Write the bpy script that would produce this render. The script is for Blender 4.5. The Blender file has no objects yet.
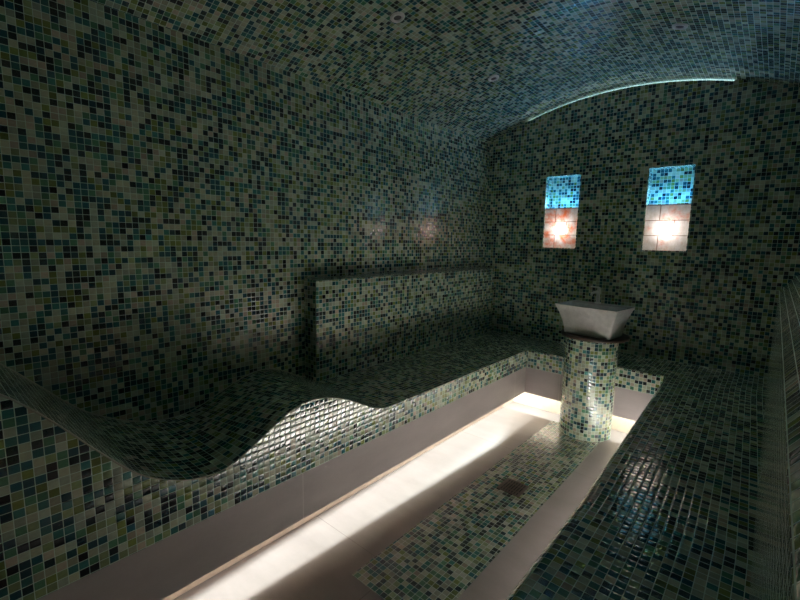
import bpy, bmesh, math
from mathutils import Vector, Matrix

SC = bpy.context.scene
COL = SC.collection
PI = math.pi
T = 0.0225                       # mosaic pitch in metres

# ------------------------------------------------------------------ room sizes
W, D, YF = 2.03, 3.289, -0.70    # right wall, back wall, wall behind the camera
ZS, ZPK, XC = 2.062, 2.306, 1.012
RV = ((1.015 ** 2) + (ZPK - ZS) ** 2) / (2 * (ZPK - ZS))
PC = (1.056, 2.885)              # pedestal centre
BX, BY = 0.62, 2.882             # front faces of the side and end benches
ZB, ZP, ZL = 0.48, 0.354, 0.162  # seat, mosaic/fascia border, lower lip
BT, ZBT, Y0 = 0.106, 1.03, 1.386 # backrest
YE = YF + .002                   # where the benches end behind the camera


def vault(x):
    return ZPK - RV + math.sqrt(max(0, RV * RV - (x - XC) ** 2))


# ------------------------------------------------------------------ node helpers
class NT:
    def __init__(self, name):
        self.m = bpy.data.materials.new(name)
        self.m.use_nodes = True
        self.t = self.m.node_tree
        self.t.nodes.clear()
        self.out = self.n('ShaderNodeOutputMaterial')

    def n(self, kind, **kw):
        nd = self.t.nodes.new(kind)
        for k, v in kw.items():
            setattr(nd, k, v)
        return nd

    def l(self, a, b):
        self.t.links.new(a, b)

    def put(self, sock, v):
        if isinstance(v, bpy.types.NodeSocket):
            self.l(v, sock)
        else:
            sock.default_value = v

    def math(self, op, a, b=None, c=None):
        nd = self.n('ShaderNodeMath', operation=op)
        for i, v in enumerate((a, b, c)):
            if v is not None:
                self.put(nd.inputs[i], v)
        return nd.outputs[0]

    def vec(self, op, a, b=None, scale=None):
        nd = self.n('ShaderNodeVectorMath', operation=op)
        self.put(nd.inputs[0], a)
        if b is not None:
            self.put(nd.inputs[1], b)
        if scale is not None:
            self.put(nd.inputs['Scale'], scale)
        return nd.outputs[0]

    def mix(self, f, a, b, blend='MIX'):
        nd = self.n('ShaderNodeMix', data_type='RGBA', blend_type=blend)
        self.put(nd.inputs[0], f)
        self.put(nd.inputs[6], a)
        self.put(nd.inputs[7], b)
        return nd.outputs[2]

    def ramp(self, f, stops, interp='LINEAR'):
        nd = self.n('ShaderNodeValToRGB')
        cr = nd.color_ramp
        cr.interpolation = interp
        while len(cr.elements) < len(stops):
            cr.elements.new(0.5)
        for e, (p, c) in zip(cr.elements, stops):
            e.position = p
            e.color = (*c, 1)
        self.put(nd.inputs[0], f)
        return nd.outputs[0]

    def smooth(self, v, a, b):
        nd = self.n('ShaderNodeMapRange', interpolation_type='SMOOTHSTEP')
        self.put(nd.inputs[0], v)
        nd.inputs[1].default_value = a
        nd.inputs[2].default_value = b
        return nd.outputs[0]

    def noise(self, vec, scale, detail=3, rough=0.5):
        nd = self.n('ShaderNodeTexNoise')
        if vec is not None:
            self.l(vec, nd.inputs['Vector'])
        nd.inputs['Scale'].default_value = scale
        nd.inputs['Detail'].default_value = detail
        nd.inputs['Roughness'].default_value = rough
        return nd.outputs[0]

    def bsdf(self, **kw):
        b = self.n('ShaderNodeBsdfPrincipled')
        for k, v in kw.items():
            self.put(b.inputs[k.replace('_', ' ')], v)
        self.l(b.outputs[0], self.out.inputs[0])
        return b


def mosaic(name='glass_mosaic', tilt=0.02, pillow=0.32, rough=0.055, pal=None, joint=(.70, .86, .74)):
    k = NT(name)
    uv = k.n('ShaderNodeUVMap', uv_map='UVMap').outputs[0]
    sep = k.n('ShaderNodeSeparateXYZ')
    k.l(uv, sep.inputs[0])
    u, v = sep.outputs[0], sep.outputs[1]
    cell = k.vec('FLOOR', uv)
    wn = k.n('ShaderNodeTexWhiteNoise', noise_dimensions='2D')
    k.l(cell, wn.inputs['Vector'])
    wn2 = k.n('ShaderNodeTexWhiteNoise', noise_dimensions='3D')
    k.l(k.vec('ADD', cell, (17.3, 5.1, 9.7)), wn2.inputs['Vector'])
    pal = pal or [(0.0, (.012, .022, .032)), (.09, (.014, .055, .072)), (.20, (.022, .115, .14)),
                  (.31, (.045, .20, .185)), (.40, (.10, .27, .15)), (.47, (.22, .28, .07)), (.555, (.33, .42, .20)),
                  (.64, (.54, .57, .40)), (.80, (.52, .60, .46)), (.95, (.58, .50, .38))]
    tile = k.ramp(wn.outputs[0], pal, 'CONSTANT')
    # each tile a little lighter or darker, with a milky swirl in the glass
    val = k.math('MULTIPLY_ADD', wn2.outputs[0], 0.55, 0.68)
    sw = k.noise(k.vec('MULTIPLY', uv, (1.0, 2.2, 1.0)), 1.4, 2)
    val = k.math('MULTIPLY', val, k.math('MULTIPLY_ADD', sw, 0.5, 0.75))
    tile = k.vec('SCALE', tile, scale=val)
    fu = k.math('SUBTRACT', k.math('FRACT', u), 0.5)
    fv = k.math('SUBTRACT', k.math('FRACT', v), 0.5)
    au, av = k.math('ABSOLUTE', fu), k.math('ABSOLUTE', fv)
    edge = k.math('MAXIMUM', au, av)
    grout = k.smooth(edge, 0.455, 0.468)
    col = k.mix(grout, tile, (*joint, 1))
    # pillowed edges and slightly uneven setting, as an analytic normal
    tan = k.n('ShaderNodeTangent', direction_type='UV_MAP', uv_map='UVMap').outputs[0]
    geo = k.n('ShaderNodeNewGeometry')
    N = geo.outputs['Normal']
    B = k.vec('CROSS_PRODUCT', N, tan)
    keep = k.math('SUBTRACT', 1.0, grout)

    def slope(f, a, r):
        s = k.math('MULTIPLY', k.math('SIGN', f), k.math('POWER', k.math('MULTIPLY', a, 2.0), 5.0))
        s = k.math('ADD', k.math('MULTIPLY', s, pillow), k.math('MULTIPLY', f, 0.04))
        s = k.math('ADD', s, k.math('MULTIPLY', k.math('SUBTRACT', r, 0.5), tilt * 2))
        return k.math('MULTIPLY', s, keep)
    rc = k.n('ShaderNodeSeparateColor')
    k.l(wn2.outputs[1], rc.inputs[0])
    n2 = k.vec('ADD', N, k.vec('ADD', k.vec('SCALE', tan, scale=slope(fu, au, rc.outputs[0])),
                               k.vec('SCALE', B, scale=slope(fv, av, rc.outputs[1]))))
    n2 = k.vec('NORMALIZE', n2)
    rg = k.math('MULTIPLY_ADD', grout, 0.6, rough)
    k.bsdf(Base_Color=col, Roughness=rg, Normal=n2, IOR=2.1)
    return k.m


def stone_tile(name, base, joint, bw, bh, off=(0, 0), rough=0.38, jw=0.003):
    """large-format porcelain with thin joints, laid out in metres on the UVs"""
    k = NT(name)
    uv = k.n('ShaderNodeUVMap', uv_map='UVMap').outputs[0]
    p = k.vec('SUBTRACT', uv, (off[0], off[1], 0))
    sep = k.n('ShaderNodeSeparateXYZ')
    k.l(p, sep.inputs[0])
    ms = []
    for s, b in ((sep.outputs[0], bw), (sep.outputs[1], bh)):
        f = k.math('ABSOLUTE', k.math('SUBTRACT', k.math('FRACT', k.math('DIVIDE', s, b)), 0.5))
        ms.append(k.math('GREATER_THAN', f, 0.5 - jw / 2 / b))
    j = k.math('MAXIMUM', ms[0], ms[1])
    n1 = k.noise(k.vec('MULTIPLY', uv, (1, 3.0, 1)), 2.2, 6, .6)
    n2 = k.noise(uv, 55, 3, .7)
    c = k.ramp(n1, [(.3, tuple(x * .86 for x in base)), (.7, tuple(x * 1.12 for x in base))])
    c = k.mix(k.math('MULTIPLY', n2, .22), c, (*[x * .6 for x in base], 1))
    c = k.mix(j, c, (*joint, 1))
    k.bsdf(Base_Color=c, Roughness=k.math('MULTIPLY_ADD', n1, .12, rough - .06), IOR=1.45)
    return k.m


def plain(name, col, rough=.4, metal=0.0, coat=0.0, bump=None):
    k = NT(name)
    tc = k.n('ShaderNodeTexCoord').outputs['Object']
    n1 = k.noise(tc, bump or 30, 4, .6)
    c = k.ramp(n1, [(.3, tuple(x * .88 for x in col)), (.7, tuple(min(1, x * 1.08) for x in col))])
    b = k.bsdf(Base_Color=c, Roughness=rough, Metallic=metal)
    b.inputs['Coat Weight'].default_value = coat
    return k.m


def lamp_stone(name, orange, seed):
    """thin veined alabaster slabs, light comes through from behind"""
    k = NT(name)
    uv = k.n('ShaderNodeUVMap', uv_map='UVMap').outputs[0]
    br = k.n('ShaderNodeTexBrick', offset=0.5, offset_frequency=2, squash=1.0)
    k.l(k.vec('ADD', uv, (seed[0], 0, 0)), br.inputs['Vector'])
    br.inputs['Color1'].default_value = (.78, .78, .78, 1)
    br.inputs['Color2'].default_value = (1, 1, 1, 1)
    br.inputs['Mortar'].default_value = (.30, .22, .18, 1)
    br.inputs['Scale'].default_value = 1.0
    br.inputs['Mortar Size'].default_value = .003
    br.inputs['Mortar Smooth'].default_value = .3
    br.inputs['Brick Width'].default_value = .17
    br.inputs['Row Height'].default_value = .1
    p = k.vec('ADD', uv, (seed[1], seed[2], 0))
    n1 = k.noise(p, 9, 6, .65)
    n2 = k.noise(k.vec('MULTIPLY', p, (1.0, .5, 1)), 22, 4, .7)
    base = k.ramp(n2, [(.3, (.28, .225, .19)), (.7, (.46, .42, .40))])
    vein = k.math('MULTIPLY', k.smooth(n1, orange - .08, orange + .16), .9)
    c = k.mix(vein, base, (.42, .07, .008, 1))
    c = k.mix(1.0, c, br.outputs[0], 'MULTIPLY')
    tr = k.n('ShaderNodeBsdfTranslucent')
    k.l(c, tr.inputs[0])
    b = k.n('ShaderNodeBsdfPrincipled')
    k.l(c, b.inputs['Base Color'])
    b.inputs['Roughness'].default_value = .45
    mx = k.n('ShaderNodeMixShader')
    mx.inputs[0].default_value = .35
    k.l(tr.outputs[0], mx.inputs[1])
    k.l(b.outputs[0], mx.inputs[2])
    k.l(mx.outputs[0], k.out.inputs[0])
    return k.m


def emitter(name, col, strength):
    k = NT(name)
    e = k.n('ShaderNodeEmission')
    e.inputs[0].default_value = (*col, 1)
    e.inputs[1].default_value = strength
    k.l(e.outputs[0], k.out.inputs[0])
    return k.m


M_MOS = mosaic()
# the floor strip is a greener, duller mix than the walls
M_MOSF = mosaic('floor_mosaic', tilt=0.02, pillow=0.22, rough=0.20, joint=(.38, .44, .37), pal=[
    (0.0, (.008, .013, .022)), (.10, (.010, .036, .048)), (.22, (.018, .085, .095)), (.33, (.035, .14, .12)),
    (.43, (.08, .17, .10)), (.52, (.14, .17, .05)), (.61, (.21, .25, .14)), (.71, (.30, .31, .23)), (.86, (.31, .31, .26)), (.95, (.33, .27, .21))])
M_FLOOR = stone_tile('floor_porcelain', (.235, .204, .196), (.14, .115, .105), .60, 1.2, (.933 - .6, 1.11), .36)
M_FASCIA = stone_tile('fascia_porcelain', (.54, .475, .468), (.66, .60, .58), 1.8, 3.0, (.92, -1.0), .45, .004)
M_TRIM = plain('grout_edge', (.55, .52, .43), .7)
M_KICK = plain('cream_stone', (.66, .53, .42), .5)
M_KICKD = plain('kick_stone_darkened', (.16, .14, .13), .5)  # right kick stone darkened to cut the light it bounces onto the floor
M_SLAB = plain('brown_stone', (.06, .036, .026), .35, bump=45)
M_CERAMIC = plain('white_ceramic', (.93, .90, .89), .10, coat=.4)
M_CHROME = plain('brushed_steel', (.80, .81, .80), .45, metal=.45)
M_GRATE = plain('aged_steel', (.085, .06, .05), .45, metal=.4)
M_HOLE = plain('painted_hole_shade', (.008, .008, .008), .8)  # near-black colour stands in for shade inside the overflow and drain
M_WHITE = plain('white_enamel', (.92, .88, .86), .4)
M_LENS = plain('frosted_lens', (.20, .17, .17), .25)


# ------------------------------------------------------------------ mesh helpers
class MB:
    def __init__(self, uvscale=1 / T, off=(0.0, 0.0)):
        self.v, self.f, self.uv, self.mi, self.sm = [], [], [], [], []
        self.s, self.off = uvscale, off

    def quad(self, pts, uvs, mi=0, smooth=False):
        i = len(self.v)
        self.v += [tuple(p) for p in pts]
        self.f.append(tuple(range(i, i + len(pts))))
        self.uv += [((a + self.off[0]) * self.s, (b + self.off[1]) * self.s) for a, b in uvs]
        self.mi.append(mi)
        self.sm.append(smooth)

    def planar(self, pts, mi=0):
        n = (Vector(pts[1]) - Vector(pts[0])).cross(Vector(pts[2]) - Vector(pts[1]))
        ax = max(range(3), key=lambda q: abs(n[q]))
        sg = 1 if n[ax] >= 0 else -1
        if ax == 0:
            uvs = [(sg * p[1], p[2]) for p in pts]
        elif ax == 1:
            uvs = [(-sg * p[0], p[2]) for p in pts]
        else:
            uvs = [(p[0], sg * p[1]) for p in pts]
        self.quad(pts, uvs, mi)

    def box(self, a, b, mi=0, skip=''):
        (x0, y0, z0), (x1, y1, z1) = a, b
        F = {'-x': [(x0, y1, z0), (x0, y0, z0), (x0, y0, z1), (x0, y1, z1)],
             '+x': [(x1, y0, z0), (x1, y1, z0), (x1, y1, z1), (x1, y0, z1)],
             '-y': [(x0, y0, z0), (x1, y0, z0), (x1, y0, z1), (x0, y0, z1)],
             '+y': [(x1, y1, z0), (x0, y1, z0), (x0, y1, z1), (x1, y1, z1)],
             '-z': [(x0, y1, z0), (x1, y1, z0), (x1, y0, z0), (x0, y0, z0)],
             '+z': [(x0, y0, z1), (x1, y0, z1), (x1, y1, z1), (x0, y1, z1)]}
        for k_, p in F.items():
            if k_ not in skip.split():
                self.planar(p, mi)
        return self

    def grid(self, P, U, V, mi=0, smooth=True, flip=False):
        for i in range(len(P) - 1):
            for j in range(len(P[0]) - 1):
                q = [(i, j), (i + 1, j), (i + 1, j + 1), (i, j + 1)]
                if flip:
                    q = q[::-1]
                self.quad([P[a][b] for a, b in q], [(U[a][b], V[a][b]) for a, b in q], mi, smooth)

    def build(self, name, mats, parent=None, origin=None, weld=True):
        me = bpy.data.meshes.new(name)
        vs = self.v
        if origin is not None:
            vs = [(a - origin[0], b - origin[1], c - origin[2]) for a, b, c in vs]
        me.from_pydata(vs, [], self.f)
        ul = me.uv_layers.new(name='UVMap')
        for i, c in enumerate(self.uv):
            ul.data[i].uv = c
        for m in (mats if isinstance(mats, (list, tuple)) else [mats]):
            me.materials.append(m)
        for p, a, s in zip(me.polygons, self.mi, self.sm):
            p.material_index = a
            p.use_smooth = s
        if weld:
            bm = bmesh.new()
            bm.from_mesh(me)
            bmesh.ops.remove_doubles(bm, verts=bm.verts, dist=1e-5)
            bm.to_mesh(me)
            bm.free()
        me.update()
        o = bpy.data.objects.new(name, me)
        COL.objects.link(o)
        if origin is not None:
            o.location = origin
        if parent is not None:
            o.parent = parent
        return o


def link_bm(bm, name, mat, parent=None, loc=None, smooth=True):
    me = bpy.data.meshes.new(name)
    bm.to_mesh(me)
    bm.free()
    for m in (mat if isinstance(mat, (list, tuple)) else [mat]):
        me.materials.append(m)
    for p in me.polygons:
        p.use_smooth = smooth
    o = bpy.data.objects.new(name, me)
    COL.objects.link(o)
    if parent is not None:
        o.parent = parent
    if loc is not None:
        o.location = loc
    return o


def lathe(prof, seg=48, cap=True):
    bm = bmesh.new()
    rings = []
    for r, z in prof:
        rings.append([bm.verts.new((r * math.cos(2 * PI * i / seg), r * math.sin(2 * PI * i / seg), z)) for i in range(seg)])
    for a, b in zip(rings, rings[1:]):
        for i in range(seg):
            j = (i + 1) % seg
            bm.faces.new((a[i], a[j], b[j], b[i]))
    if cap:
        bm.faces.new(rings[0][::-1])
        bm.faces.new(rings[-1])
    return bm


def tube(pts, r, seg=12, closed_ends=True, bm=None):
    bm = bm or bmesh.new()
    pts = [Vector(p) for p in pts]
    rings = []
    ref = Vector((0, 0, 1))
    for i, p in enumerate(pts):
        d = (pts[min(i + 1, len(pts) - 1)] - pts[max(i - 1, 0)]).normalized()
        a = d.cross(ref if abs(d.z) < .95 else Vector((1, 0, 0))).normalized()
        b = d.cross(a)
        rr = r[i] if isinstance(r, (list, tuple)) else r
        rings.append([bm.verts.new(p + rr * (math.cos(2 * PI * q / seg) * a + math.sin(2 * PI * q / seg) * b)) for q in range(seg)])
    for x, y in zip(rings, rings[1:]):
        for q in range(seg):
            w = (q + 1) % seg
            bm.faces.new((x[q], x[w], y[w], y[q]))
    if closed_ends:
        bm.faces.new(rings[0][::-1])
        bm.faces.new(rings[-1])
    bmesh.ops.recalc_face_normals(bm, faces=bm.faces)
    return bm


def thing(name, label, cat, loc=(0, 0, 0), rz=0, group=None):
    o = bpy.data.objects.new(name, None)
    COL.objects.link(o)
    o.location = loc
    o.rotation_euler = (0, 0, rz)
    o.empty_display_size = .1
    o['label'] = label
    o['category'] = cat
    if group:
        o['group'] = group
    return o


def structure(o):
    o['kind'] = 'structure'
    return o


# ------------------------------------------------------------------ smooth profile
def spline(pts):
    """Catmull-Rom height over y"""
    def f(y):
        if y <= pts[0][0]:
            return pts[0][1]
        if y >= pts[-1][0]:
            return pts[-1][1]
        for i in range(len(pts) - 1):
            if pts[i][0] <= y <= pts[i + 1][0]:
                break
        x1, y1 = pts[i]
        x2, y2 = pts[i + 1]
        x0, y0 = pts[i - 1] if i else (2 * x1 - x2, 2 * y1 - y2)
        x3, y3 = pts[i + 2] if i + 2 < len(pts) else (2 * x2 - x1, y2)
        m1 = (y2 - y0) / (x2 - x0)
        m2 = (y3 - y1) / (x3 - x1)
        h = x2 - x1
        t = (y - x1) / h
        return ((2 * t ** 3 - 3 * t * t + 1) * y1 + (t ** 3 - 2 * t * t + t) * h * m1 +
                (-2 * t ** 3 + 3 * t * t) * y2 + (t ** 3 - t * t) * h * m2)
    return f


zf = spline([(-.70, 1.10), (-.30, 1.075), (-.08, 1.015), (.10, .892), (.19, .797), (.28, .683), (.37, .582), (.46, .525),
             (.54, .500), (.62, .499), (.70, .532), (.80, .586), (.88, .624), (.95, .636), (1.01, .631),
             (1.08, .613), (1.16, .580), (1.25, .533), (1.33, .495), (1.41, .481), (1.5, ZB), (4, ZB)])
zw = spline([(-.70, 1.06), (-.30, 1.035), (-.08, .975), (.10, .872), (.17, .810), (.255, .718), (.32, .645), (.38, .588), (.44, .548),
             (.50, .515), (.57, .488), (.645, .472), (.72, .469), (.81, .490), (.93, .540), (1.05, .581),
             (1.14, .586), (1.23, .561), (1.32, .512), (1.40, .486), (1.5, ZB), (4, ZB)])


# ================================================================== SETTING
# floor
fl = MB(1.0)
fl.box((-.1, YF - .1, -.08), (W + .1, D + .2, 0))
floor = structure(fl.build('floor', M_FLOOR))
ms = MB(off=(.31, .77))
ms.box((.83, .984, 0), (1.185, 2.9, .0015), skip='-z')
inlay = ms.build('mosaic_inlay', M_MOSF, floor)

# left, right and front walls
lw = MB(off=(.004, .006))
lw.box((-.1, YF - .1, 0), (0, D + .2, ZS + .012))
structure(lw.build('wall_left', M_MOS))
rw = MB(off=(4.3, .003))
rw.box((W, YF - .1, 0), (W + .1, D + .2, ZS + .012))
structure(rw.build('wall_right', M_MOS))
fw = MB(off=(7.7, .01))
nx = 24
for i in range(nx):
    xa, xb = W * i / nx, W * (i + 1) / nx
    fw.quad([(xa, YF, 0), (xa, YF, vault(xa)), (xb, YF, vault(xb)), (xb, YF, 0)][::-1],
            [(-xa, 0), (-xa, vault(xa)), (-xb, vault(xb)), (-xb, 0)][::-1])
structure(fw.build('wall_front', M_MOS))

# vaulted ceiling
ce = MB(off=(11.2, .0))
na = 56
arc, P, U, V = 0.0, [], [], []
ys = [YF - .05, D + .16]
prev = None
for i in range(na + 1):
    x = -.0 + W * i / na
    p = (x, vault(x))
    if prev:
        arc += math.hypot(p[0] - prev[0], p[1] - prev[1])
    prev = p
    P.append([(x, y, vault(x)) for y in ys])
    U.append([arc, arc])
    V.append([-y for y in ys])
ce.grid(P, U, V, flip=True)
P2 = [[(p[0], p[1], p[2] + .1) for p in r] for r in P]
ce.grid(P2, U, V)
structure(ce.build('ceiling', M_MOS))

# back wall with two niches and a slot under the vault
NI = [(.512, .766), (1.212, 1.466)]
NZ0, NZM, NZ1 = 1.214, 1.517, 1.756
ND = .11
SX0, SX1, GAP = .27, 1.622, .008


def wtop(x):
    g = 0.0
    if SX0 < x < SX1:
        g = GAP * min(1, (x - SX0) / .06, (SX1 - x) / .012)
    return vault(x) - g


bw = MB(off=(2.013, .009))
xs = sorted(set([0, W, SX0, SX0 + .06, SX1, SX1 - .012] + [a for n in NI for a in n] + [W * i / 60 for i in range(1, 60)]))
for xa, xb in zip(xs, xs[1:]):
    if xb - xa < 1e-6:
        continue
    xm = (xa + xb) / 2
    iv = [(0, NZ0), (NZ1, None)] if any(a < xm < b for a, b in NI) else [(0, None)]
    for z0, z1 in iv:
        ta, tb = (wtop(xa), wtop(xb)) if z1 is None else (z1, z1)
        bw.planar([(xa, D, z0), (xb, D, z0), (xb, D, tb), (xa, D, ta)])
    if SX0 <= xa and xb <= SX1:
        # lip of the slot and the cavity behind it
        bw.quad([(xa, D, wtop(xa)), (xb, D, wtop(xb)), (xb, D + .03, wtop(xb)), (xa, D + .03, wtop(xa))],
                [(xa, 0), (xb, 0), (xb, .03), (xa, .03)])
        bw.planar([(xb, D + .03, 1.95), (xa, D + .03, 1.95), (xa, D + .03, wtop(xa)), (xb, D + .03, wtop(xb))])
        bw.planar([(xa, D + .03, 1.95), (xb, D + .03, 1.95), (xb, D + .15, 1.95), (xa, D + .15, 1.95)])
        bw.planar([(xa, D + .15, 1.95), (xb, D + .15, 1.95), (xb, D + .15, vault(xb)), (xa, D + .15, vault(xa))])
wall_back = structure(bw.build('wall_back', M_MOS))
for q, (a, b) in enumerate(NI):
    nb = MB(off=(5.1 + q, .4 + q * .7))
    nb.planar([(a, D + ND, NZ0), (b, D + ND, NZ0), (b, D + ND, NZ1), (a, D + ND, NZ1)])
    nb.planar([(a, D, NZ0), (a, D + ND, NZ0), (a, D + ND, NZ1), (a, D, NZ1)])
    nb.planar([(b, D + ND, NZ0), (b, D, NZ0), (b, D, NZ1), (b, D + ND, NZ1)])
    nb.planar([(a, D + ND, NZ1), (b, D + ND, NZ1), (b, D, NZ1), (a, D, NZ1)])
    nb.planar([(a, D, NZ0), (b, D, NZ0), (b, D + ND, NZ0), (a, D + ND, NZ0)])
    structure(nb.build('niche', M_MOS, wall_back))

# ================================================================== BENCHES
REC = .165          # depth of the shadow recess below the fascia
LT = .03            # fascia thickness


def heated_bench_left():
    t = thing('lounge_bench', 'green mosaic bench along left wall with a wave shaped lounger and low backrest', 'bench', (BX / 2, 1.3, 0))
    o = (BX / 2, 1.3, 0)
    ys = [YE + i * .02 for i in range(int((1.6 - YE) / .02))] + [1.6 + (D - .002 - 1.6) * i / 20 for i in range(21)]
    s = MB(off=(.37, 1.9))
    nxs = 10
    P, U, V = [], [], []
    xs_ = [.002 + (BX - .002) * i / nxs for i in range(nxs + 1)]
    arc = 0
    for j, y in enumerate(ys):
        if j:
            zm = [(zf(k_) + zw(k_)) / 2 for k_ in (ys[j - 1], y)]
            arc += math.hypot(y - ys[j - 1], zm[1] - zm[0])
        P.append([(x, y, zw(y) + (zf(y) - zw(y)) * x / BX) for x in xs_])
        U.append([x for x in xs_])
        V.append([arc] * len(xs_))
    # transpose so that u runs across the seat
    Pt = [[P[j][i] for j in range(len(ys))] for i in range(nxs + 1)]
    Ut = [[U[j][i] for j in range(len(ys))] for i in range(nxs + 1)]
    Vt = [[V[j][i] for j in range(len(ys))] for i in range(nxs + 1)]
    s.grid(Pt, Ut, Vt)
    s.build('seat', M_MOS, t).location = (-o[0], -o[1], 0)
    f = MB(off=(.011, .004))
    for ya, yb in zip(ys, ys[1:]):
        if ya >= BY:
            break
        yb = min(yb, BY)
        f.quad([(BX, ya, ZP), (BX, yb, ZP), (BX, yb, zf(yb)), (BX, ya, zf(ya))],
               [(ya, ZP), (yb, ZP), (yb, zf(yb)), (ya, zf(ya))])
    f.planar([(BX, YE, ZP), (BX - LT, YE, ZP), (BX - LT, BY, ZP), (BX, BY, ZP)])
    f.build('mosaic_front', M_MOS, t).location = (-o[0], -o[1], 0)
    for ya, yb in ((YE, .92), (.92, BY + LT)):
        p = MB(1.0)
        p.box((BX - LT, ya, ZL), (BX - .001, min(yb, BY + LT), ZP))
        p.build('fascia_panel', M_FASCIA, t).location = (-o[0], -o[1], 0)
    p = MB(1.0)
    p.box((BX - REC - .02, YE, .0005), (BX - REC, D - .2, ZP))
    p.build('toe_kick', M_KICK, t).location = (-o[0], -o[1], 0)
    # added unseen board that narrows the strip's lit band on the floor
    bf = MB(1.0)
    c = [(.547, .13), (.552, .13), (.459, 2.86), (.454, 2.86)]
    for i in range(4):
        q, w = c[i], c[(i + 1) % 4]
        bf.planar([(*q, .228), (*w, .228), (*w, ZP), (*q, ZP)])
    bf.planar([(*q, .228) for q in c[::-1]])
    bf.build('added_light_baffle', M_KICK, t).location = (-o[0], -o[1], 0)
    # backrest
    b = MB(off=(.8, .013))
    y1 = D - .002
    b.planar([(BT, Y0, ZB - .02), (BT, y1, ZB - .02), (BT, y1, ZBT), (BT, Y0, ZBT)])
    b.planar([(.002, Y0, ZB - .02), (BT, Y0, ZB - .02), (BT, Y0, ZBT), (.002, Y0, ZBT + .012)])
    b.planar([(BT, Y0, ZBT), (BT, y1, ZBT), (.002, y1, ZBT + .012), (.002, Y0, ZBT + .012)])
    b.build('backrest', M_MOS, t).location = (-o[0], -o[1], 0)
    # grout bead along the wave, front and wall side
    e = tube([(BX, y, zf(y)) for y in ys if y < BY], .0022, 8)
    link_bm(e, 'edge_trim', M_TRIM, t, (-o[0], -o[1], 0))
    e = tube([(.007, y, zw(y)) for y in ys if y < Y0], .0035, 8)
    link_bm(e, 'edge_trim', M_TRIM, t, (-o[0], -o[1], 0))
    return t


heated_bench_left()

XR0, XR1, YR = 1.527, 1.478, 1.30    # front edge of the right bench near / far
XRB = 1.938                          # its backrest face


def xr(y):
    if y <= YR:
        return XR0
    return XR0 + (XR1 - XR0) * min(1, (y - YR) / (BY - YR))


def heated_bench_right():
    o = ((XR0 + W) / 2, 1.3, 0)
    t = thing('mosaic_bench', 'dark glossy mosaic bench along right wall with bluish light reflections', 'bench', o)
    R = .035
    prof = [(0.0, ZP), (0.0, ZB - R)] + [(R - R * math.cos(a), ZB - R + R * math.sin(a)) for a in [PI / 2 * i / 8 for i in range(1, 9)]]
    ys = [YE + (D - .002 - YE) * i / 60 for i in range(61)]
    s = MB(off=(3.2, .9))
    P, U, V = [], [], []
    for y in ys:
        row, us, arc = [], [], 0
        pts = [(xr(y) + a, z) for a, z in prof[1:]] + [(xr(y) + R + (XRB - R - xr(y)) * q / 6, ZB) for q in range(1, 7)]
        for i, (x, z) in enumerate(pts):
            if i:
                arc += math.hypot(x - pts[i - 1][0], z - pts[i - 1][1])
            row.append((x, y, z))
            us.append(arc)
        P.append(row)
        U.append(us)
        V.append([y] * len(us))
    tr = lambda A: [[A[j][i] for j in range(len(A))] for i in range(len(A[0]))]
    s.grid(tr(P), tr(U), tr(V))
    s.build('seat', M_MOS, t).location = (-o[0], -o[1], 0)
    f = MB(off=(.5, .004))
    yb_ = [y for y in ys if y < BY] + [BY]
    for ya, yb in zip(yb_, yb_[1:]):
        f.planar([(xr(yb), yb, ZP), (xr(ya), ya, ZP), (xr(ya), ya, ZB - R), (xr(yb), yb, ZB - R)])
        f.planar([(xr(ya), ya, ZP), (xr(yb), yb, ZP), (xr(yb) + LT, yb, ZP), (xr(ya) + LT, ya, ZP)])
    f.build('mosaic_front', M_MOS, t).location = (-o[0], -o[1], 0)
    p = MB(1.0)
    for ya, yb in ((YE, YR), (YR, BY)):
        a, b = xr(ya) + .001, xr(yb) + .001
        c = [(a, ya), (a + LT, ya), (b + LT, yb), (b, yb)]
        for i in range(4):
            q, w = c[i], c[(i + 1) % 4]
            p.planar([(*q, ZL), (*w, ZL), (*w, ZP), (*q, ZP)])
        p.planar([(*q, ZL) for q in c[::-1]])
    p.build('fascia_panel', M_FASCIA, t).location = (-o[0], -o[1], 0)
    p = MB(1.0)
    p.box((XR0 + REC, YE, .0005), (XR0 + REC + .02, D - .2, ZP))
    p.build('toe_kick', M_KICKD, t).location = (-o[0], -o[1], 0)
    b = MB(off=(.3, 2.013))
    y1 = D - .002
    b.planar([(XRB, y1, ZB - .02), (XRB, YE, ZB - .02), (XRB, YE, 1.0), (XRB, y1, 1.0)])
    b.planar([(XRB, y1, 1.0), (XRB, YE, 1.0), (W - .002, YE, 1.13), (W - .002, y1, 1.13)])
    b.build('backrest', M_MOS, t).location = (-o[0], -o[1], 0)
    return t


heated_bench_right()


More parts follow.
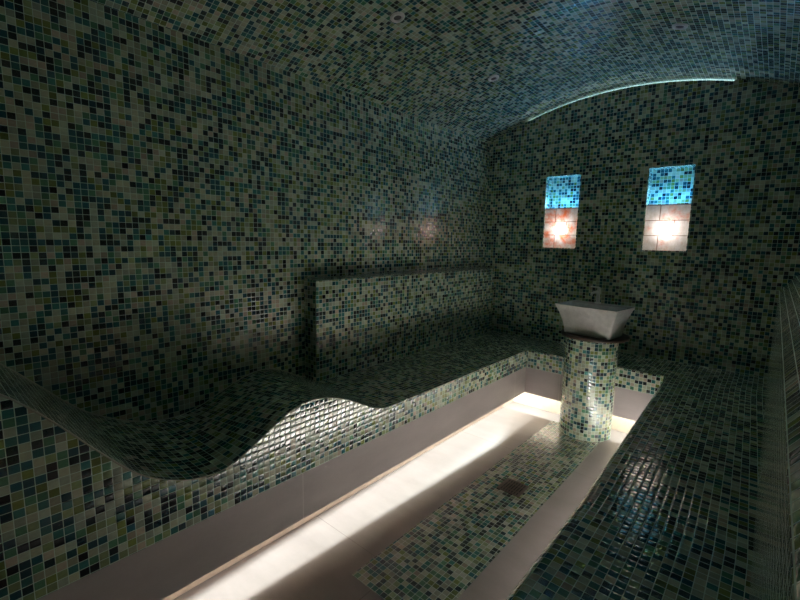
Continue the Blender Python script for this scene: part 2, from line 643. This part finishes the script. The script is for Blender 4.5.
def heated_ledge():
    o = ((BX + XR1) / 2, (BY + D) / 2, 0)
    t = thing('mosaic_ledge', 'low mosaic ledge along back wall behind the round pedestal', 'bench', o)
    s = MB(off=(.37, 1.9))
    rn = .164                                    # notch that takes the round pedestal
    ye = D - .002
    xa_, xb_ = BX + .001, XR1 + .034
    cut = [(PC[0] - rn * math.cos(PI * i / 24), PC[1] + rn * math.sin(PI * i / 24)) for i in range(25)]
    cut[0], cut[-1] = (PC[0] - rn, BY), (PC[0] + rn, BY)
    s.planar([(xa_, BY, ZB), (PC[0] - rn, BY, ZB), (PC[0] - rn, ye, ZB), (xa_, ye, ZB)])
    s.planar([(PC[0] + rn, BY, ZB), (xb_, BY, ZB), (xb_, ye, ZB), (PC[0] + rn, ye, ZB)])
    for (ax, ay), (bx_, by_) in zip(cut, cut[1:]):
        s.planar([(ax, ay, ZB), (bx_, by_, ZB), (bx_, ye, ZB), (ax, ye, ZB)])
    s.build('seat', M_MOS, t).location = (-o[0], -o[1], 0)
    for a_, b_ in ((xa_, PC[0] - rn), (PC[0] + rn, XR1 - .001)):
        f = MB(off=(.9, .004))
        f.planar([(a_, BY, ZP), (b_, BY, ZP), (b_, BY, ZB), (a_, BY, ZB)])
        f.planar([(a_, BY + LT, ZP), (b_, BY + LT, ZP), (b_, BY, ZP), (a_, BY, ZP)])
        f.build('mosaic_front', M_MOS, t).location = (-o[0], -o[1], 0)
        p = MB(1.0, off=(.05, 0))
        p.box((a_, BY + .001, ZL), (b_, BY + LT, ZP - .001))
        p.build('fascia_panel', M_FASCIA, t).location = (-o[0], -o[1], 0)
    p = MB(1.0)
    p.box((BX - REC + .001, BY + REC, .0005), (XR0 + REC - .001, BY + REC + .02, ZP))
    p.build('toe_kick', M_KICK, t).location = (-o[0], -o[1], 0)


heated_ledge()

# ================================================================== PEDESTAL AND BASIN
ped = thing('basin_pedestal', 'round green mosaic pedestal with a dark brown stone top', 'pedestal', (*PC, 0))
pm = MB(off=(6.6, .02))
rp, nseg, nzs = .161, 64, 8
RB = T * round(2 * PI * rp / T)       # whole number of tiles round the shaft
P, U, V = [], [], []
for i in range(nseg + 1):
    a = 2 * PI * i / nseg
    P.append([(rp * math.cos(a), rp * math.sin(a), .002 + .643 * q / nzs) for q in range(nzs + 1)])
    U.append([RB * i / nseg] * (nzs + 1))
    V.append([.64 * q / nzs for q in range(nzs + 1)])
pm.grid(P, U, V)
pm.build('shaft', M_MOS, ped)
slab = lathe([(.19, .645), (.205, .646), (.208, .649), (.208, .661), (.205, .664), (.185, .665)], 64)
link_bm(slab, 'stone_top', M_SLAB, ped, (.0, .05, 0))

# basin: lofted rounded rectangles with concave flared flanks
BC = (1.052, 2.905)
BROT = math.radians(-7)
sink = thing('vessel_sink', 'white ceramic vessel sink with flared sides on the round pedestal', 'sink', (*BC, .665), BROT)


def ring(w, d, z, r, n=6, dx=0, dy=0):
    r = min(r, w / 2 - .001, d / 2 - .001)
    pts = []
    for cx, cy, a0 in ((1, 1, 0), (-1, 1, 90), (-1, -1, 180), (1, -1, 270)):
        for i in range(n + 1):
            a = math.radians(a0 + 90 * i / n)
            pts.append((dx + cx * (w / 2 - r) + r * math.cos(a), dy + cy * (d / 2 - r) + r * math.sin(a), z))
    return pts


def loft(rings, cap0=True, cap1=True):
    bm = bmesh.new()
    R_ = [[bm.verts.new(p) for p in r] for r in rings]
    n = len(R_[0])
    for a, b in zip(R_, R_[1:]):
        for i in range(n):
            bm.faces.new((a[i], a[(i + 1) % n], b[(i + 1) % n], b[i]))
    if cap0:
        bm.faces.new(R_[0][::-1])
    if cap1:
        bm.faces.new(R_[-1])
    return bm


rings = []
HB = .19
wb, wt, db, dt = .300, .405, .205, .285
for i in range(13):
    s = i / 12
    e = s ** 1.7
    rings.append(ring(wb + (wt - wb) * e, db + (dt - db) * e, HB * s, .016 - .006 * s, dy=-.01 * e))
rings[0] = ring(wb - .006, db - .006, 0, .014)
rings.insert(1, ring(wb, db, .004, .016))
rings.append(ring(wt - .004, dt - .004, HB + .003, .010, dy=-.01))
rings.append(ring(wt - .024, dt - .024, HB + .003, .010, dy=-.01))
# inside of the bowl, leaving a tap deck along the back
for w, d, z, r, dy in ((wt - .036, dt - .100, HB, .014, -.042), (wt - .05, dt - .115, HB - .02, .02, -.042),
                       (wt - .10, dt - .15, HB - .07, .03, -.040), (wt - .16, dt - .19, HB - .11, .04, -.035),
                       (wt - .25, dt - .25, HB - .125, .03, -.03)):
    rings.append(ring(w, d, z, r, dy=dy))
bb = loft(rings)
ba = link_bm(bb, 'bowl', M_CERAMIC, sink)
ba.data.polygons.foreach_set('use_smooth', [True] * len(ba.data.polygons))
mod = ba.modifiers.new('split', 'EDGE_SPLIT')
mod.split_angle = math.radians(40)
wd = lathe([(.004, .0), (.019, .0), (.021, .002), (.019, .004), (.006, .006)], 24)
link_bm(wd, 'waste_plug', M_CHROME, sink, (0, -.03, HB - .125))
ov = lathe([(.003, .0), (.008, .0), (.008, .003)], 20)
ob = link_bm(ov, 'overflow_hole', M_HOLE, sink, (0.0, .054, HB - .012))
ob.rotation_euler = (math.radians(105), 0, 0)

# tap standing on the deck at the back of the basin
c, s_ = math.cos(BROT), math.sin(BROT)
lx, ly = -.025, .097
tap_loc = (BC[0] + lx * c - ly * s_, BC[1] + lx * s_ + ly * c, .665 + HB + .003)
tap = thing('basin_faucet', 'slim dark chrome tap standing behind the white vessel sink', 'tap', tap_loc, BROT)
link_bm(lathe([(.018, 0), (.020, .002), (.020, .006), (.013, .009)], 28), 'base', M_CHROME, tap)
link_bm(lathe([(.0125, .008), (.0125, .088), (.011, .092)], 28), 'body', M_CHROME, tap)
sp = tube([(0, 0, .070), (0, -.03, .076), (0, -.07, .078), (0, -.095, .074), (0, -.104, .062)], [.009, .0085, .008, .008, .008], 14)
link_bm(sp, 'spout', M_CHROME, tap)
lv = tube([(0, .004, .092), (0, .004, .102), (-.012, -.002, .106), (-.05, -.012, .111)], [.010, .009, .006, .004], 12)
link_bm(lv, 'lever', M_CHROME, tap)

# ================================================================== FLOOR DRAIN
dr = thing('floor_drain', 'square brown metal drain grate in the mosaic floor strip', 'drain', (1.012, 1.932, .002), 0)
fr = MB(1.0)
hs, bwid = .061, .007
for a, b in (((-hs, -hs), (hs, -hs + bwid)), ((-hs, hs - bwid), (hs, hs)), ((-hs, -hs + bwid), (-hs + bwid, hs - bwid)), ((hs - bwid, -hs + bwid), (hs, hs - bwid))):
    fr.box((a[0], a[1], 0), (b[0], b[1], .004))
fr.build('frame', M_GRATE, dr)
wl = MB(1.0)
wl.box((-hs + bwid, -hs + bwid, 0), (hs - bwid, hs - bwid, .0005))
wl.build('well', M_HOLE, dr)
gr = MB(1.0)
inn = hs - bwid
for i in range(8):
    x = -inn + .0045 + i * (2 * inn - .009) / 7
    gr.box((x - .0033, -inn, .0008), (x + .0033, inn, .0034))
for y in (-.027, .027):
    gr.box((-inn, y - .003, .0008), (inn, y + .003, .0032))
gr.build('grate', M_GRATE, dr)

# ================================================================== CEILING SPOTS
spots = [((.507, 1.545), 'unlit white ring downlight high on the left of the vault, nearest the top edge'),
         ((.492, 2.448), 'unlit white ring downlight on the left of the vault near the back wall'),
         ((1.457, 2.452), 'dim ring downlight on the right half of the mosaic vault')]
for (x, y), lab in spots:
    z = vault(x)
    t = thing('recessed_downlight', lab, 'ceiling light', (x, y, z), 0, 'small downlights in the vaulted ceiling')
    t.rotation_euler = (0, math.asin((x - XC) / RV), 0)
    link_bm(lathe([(.018, -.001), (.018, -.006), (.024, -.008), (.031, -.0065), (.034, -.003), (.034, .001)], 40, cap=False), 'ring', M_WHITE, t)
    link_bm(lathe([(.001, -.003), (.018, -.003), (.019, 0.0)], 32), 'lens', M_LENS, t)

# ================================================================== LIGHTS
E_UP, E_NICHE, E_COVE = 0.95, 3.2, 0.42

# lit stone panels closing the lower half of the niches
for q, (a, b) in enumerate(NI):
    lab = ('glowing orange veined stone lamp panel in the left wall niche' if q == 0 else
           'glowing pale stone lamp panel in the wider right wall niche')
    t = thing('stone_lamp', lab, 'wall light', ((a + b) / 2, D + .012, NZ0), 0, 'lit stone panels in the wall niches')
    h = NZM - NZ0
    p = MB(1.0)
    w2 = (b - a) / 2 - .0005
    p.quad([(-w2, 0, 0), (w2, 0, 0), (w2, 0, h), (-w2, 0, h)], [(0, 0), (2 * w2, 0), (2 * w2, h), (0, h)])
    p.build('stone_panel', lamp_stone('veined_stone_warm' if q == 0 else 'veined_stone_pale', .50 if q == 0 else .58,
                                      (0.0, 3.1 + 4 * q, 1.7 + 2 * q)), t)
    la = bpy.data.lights.new('niche_uplight', 'AREA')
    la.shape = 'RECTANGLE'
    la.size, la.size_y = .22, .012
    la.energy = E_UP
    la.color = (.08, .45, 1.0)
    ao = bpy.data.objects.new('niche_uplight', la)
    COL.objects.link(ao)
    ao.location = ((a + b) / 2, D + .040, NZM - .002)
    ao.rotation_euler = (PI, 0, 0)
    li = bpy.data.lights.new('niche_lamp', 'SPOT')
    li.energy = E_NICHE
    li.color = (1.0, .95, .93)
    li.shadow_soft_size = .009
    li.spot_size = math.radians(178)
    li.spot_blend = .15
    lo = bpy.data.objects.new('niche_lamp', li)
    COL.objects.link(lo)
    lo.location = ((a + b) / 2 + .004, D + .060, NZ0 + h * .47)
    lo.rotation_euler = (-PI / 2, 0, 0)


def led(x0, y0, x1, y1, z, width, energy, tilt=0.0):
    """strip of light in the recess, shining down"""
    L = math.hypot(x1 - x0, y1 - y0)
    li = bpy.data.lights.new('led_strip', 'AREA')
    li.shape = 'RECTANGLE'
    li.size = L
    li.size_y = width
    li.energy = energy * L
    li.color = (.92, 1.0, .95)
    o = bpy.data.objects.new('led_strip', li)
    COL.objects.link(o)
    o.location = ((x0 + x1) / 2, (y0 + y1) / 2, z)
    o.rotation_euler = (0, 0, math.atan2(y1 - y0, x1 - x0))
    return o


ZLED = .30
led(.563, .15, .470, 2.90, ZLED, .014, 6.6)
led(.50, 2.928, .93, 2.928, ZLED, .014, 8.0)
led(1.20, 2.945, 1.60, 3.0, ZLED, .014, 8.0)
led(1.615, 1.22, 1.615, 2.68, ZLED, .014, 80.0)

# cold light strip following the arch behind the top of the back wall
st = MB(1.0)
xs = [SX0 + .05 + (SX1 - SX0 - .07) * i / 30 for i in range(31)]
for xa, xb in zip(xs, xs[1:]):
    za, zb_ = wtop(xa) + .003, wtop(xb) + .003
    y0_, y1_ = D + .050, D + .062
    st.quad([(xa, y0_, za - .014), (xb, y0_, zb_ - .014), (xb, y0_, zb_), (xa, y0_, za)], [(0, 0)] * 4)
    st.quad([(xa, y0_, za), (xb, y0_, zb_), (xb, y1_, zb_), (xa, y1_, za)], [(0, 0)] * 4)
    st.quad([(xa, y1_, za), (xb, y1_, zb_), (xb, y1_, zb_ - .014), (xa, y1_, za - .014)], [(0, 0)] * 4)
so = st.build('light_strip', emitter('cold_white_led', (.55, .92, .96), 8.0 * E_COVE))
so['label'] = 'thin cold white light strip along the arched top of back wall'
so['category'] = 'light strip'

wld = bpy.data.worlds.new('world')
SC.world = wld
wld.use_nodes = True
wld.node_tree.nodes['Background'].inputs[0].default_value = (0, 0, 0, 1)

# ================================================================== CAMERA
cam = bpy.data.cameras.new('camera')
cam.sensor_width = 36
cam.lens = 426.5 / 800 * 36
cam.clip_start = .01
co = bpy.data.objects.new('camera', cam)
COL.objects.link(co)
yaw, pitch, roll = math.radians(41.11), math.radians(-7.947), math.radians(-1.08)
fwd = Vector((-math.sin(yaw) * math.cos(pitch), math.cos(yaw) * math.cos(pitch), math.sin(pitch)))
right = Vector((math.cos(yaw), math.sin(yaw), 0))
up = right.cross(fwd)
r2 = right * math.cos(roll) + up * math.sin(roll) * -1
u2 = right * math.sin(roll) + up * math.cos(roll)
m = Matrix((r2, u2, -fwd)).transposed().to_4x4()
m.translation = Vector((1.9027, 0, 1.25))
co.matrix_world = m
SC.camera = co

vs = SC.view_settings
SC.display_settings.display_device = 'sRGB'
vs.view_transform = 'Standard'
vs.look = 'None'
vs.gamma = 1
vs.exposure = 0.22
vs.use_curve_mapping = False
SC.cycles.max_bounces = 10
SC.cycles.diffuse_bounces = 6
SC.cycles.glossy_bounces = 4
SC.cycles.sample_clamp_indirect = 4
SC.cycles.use_denoising = True
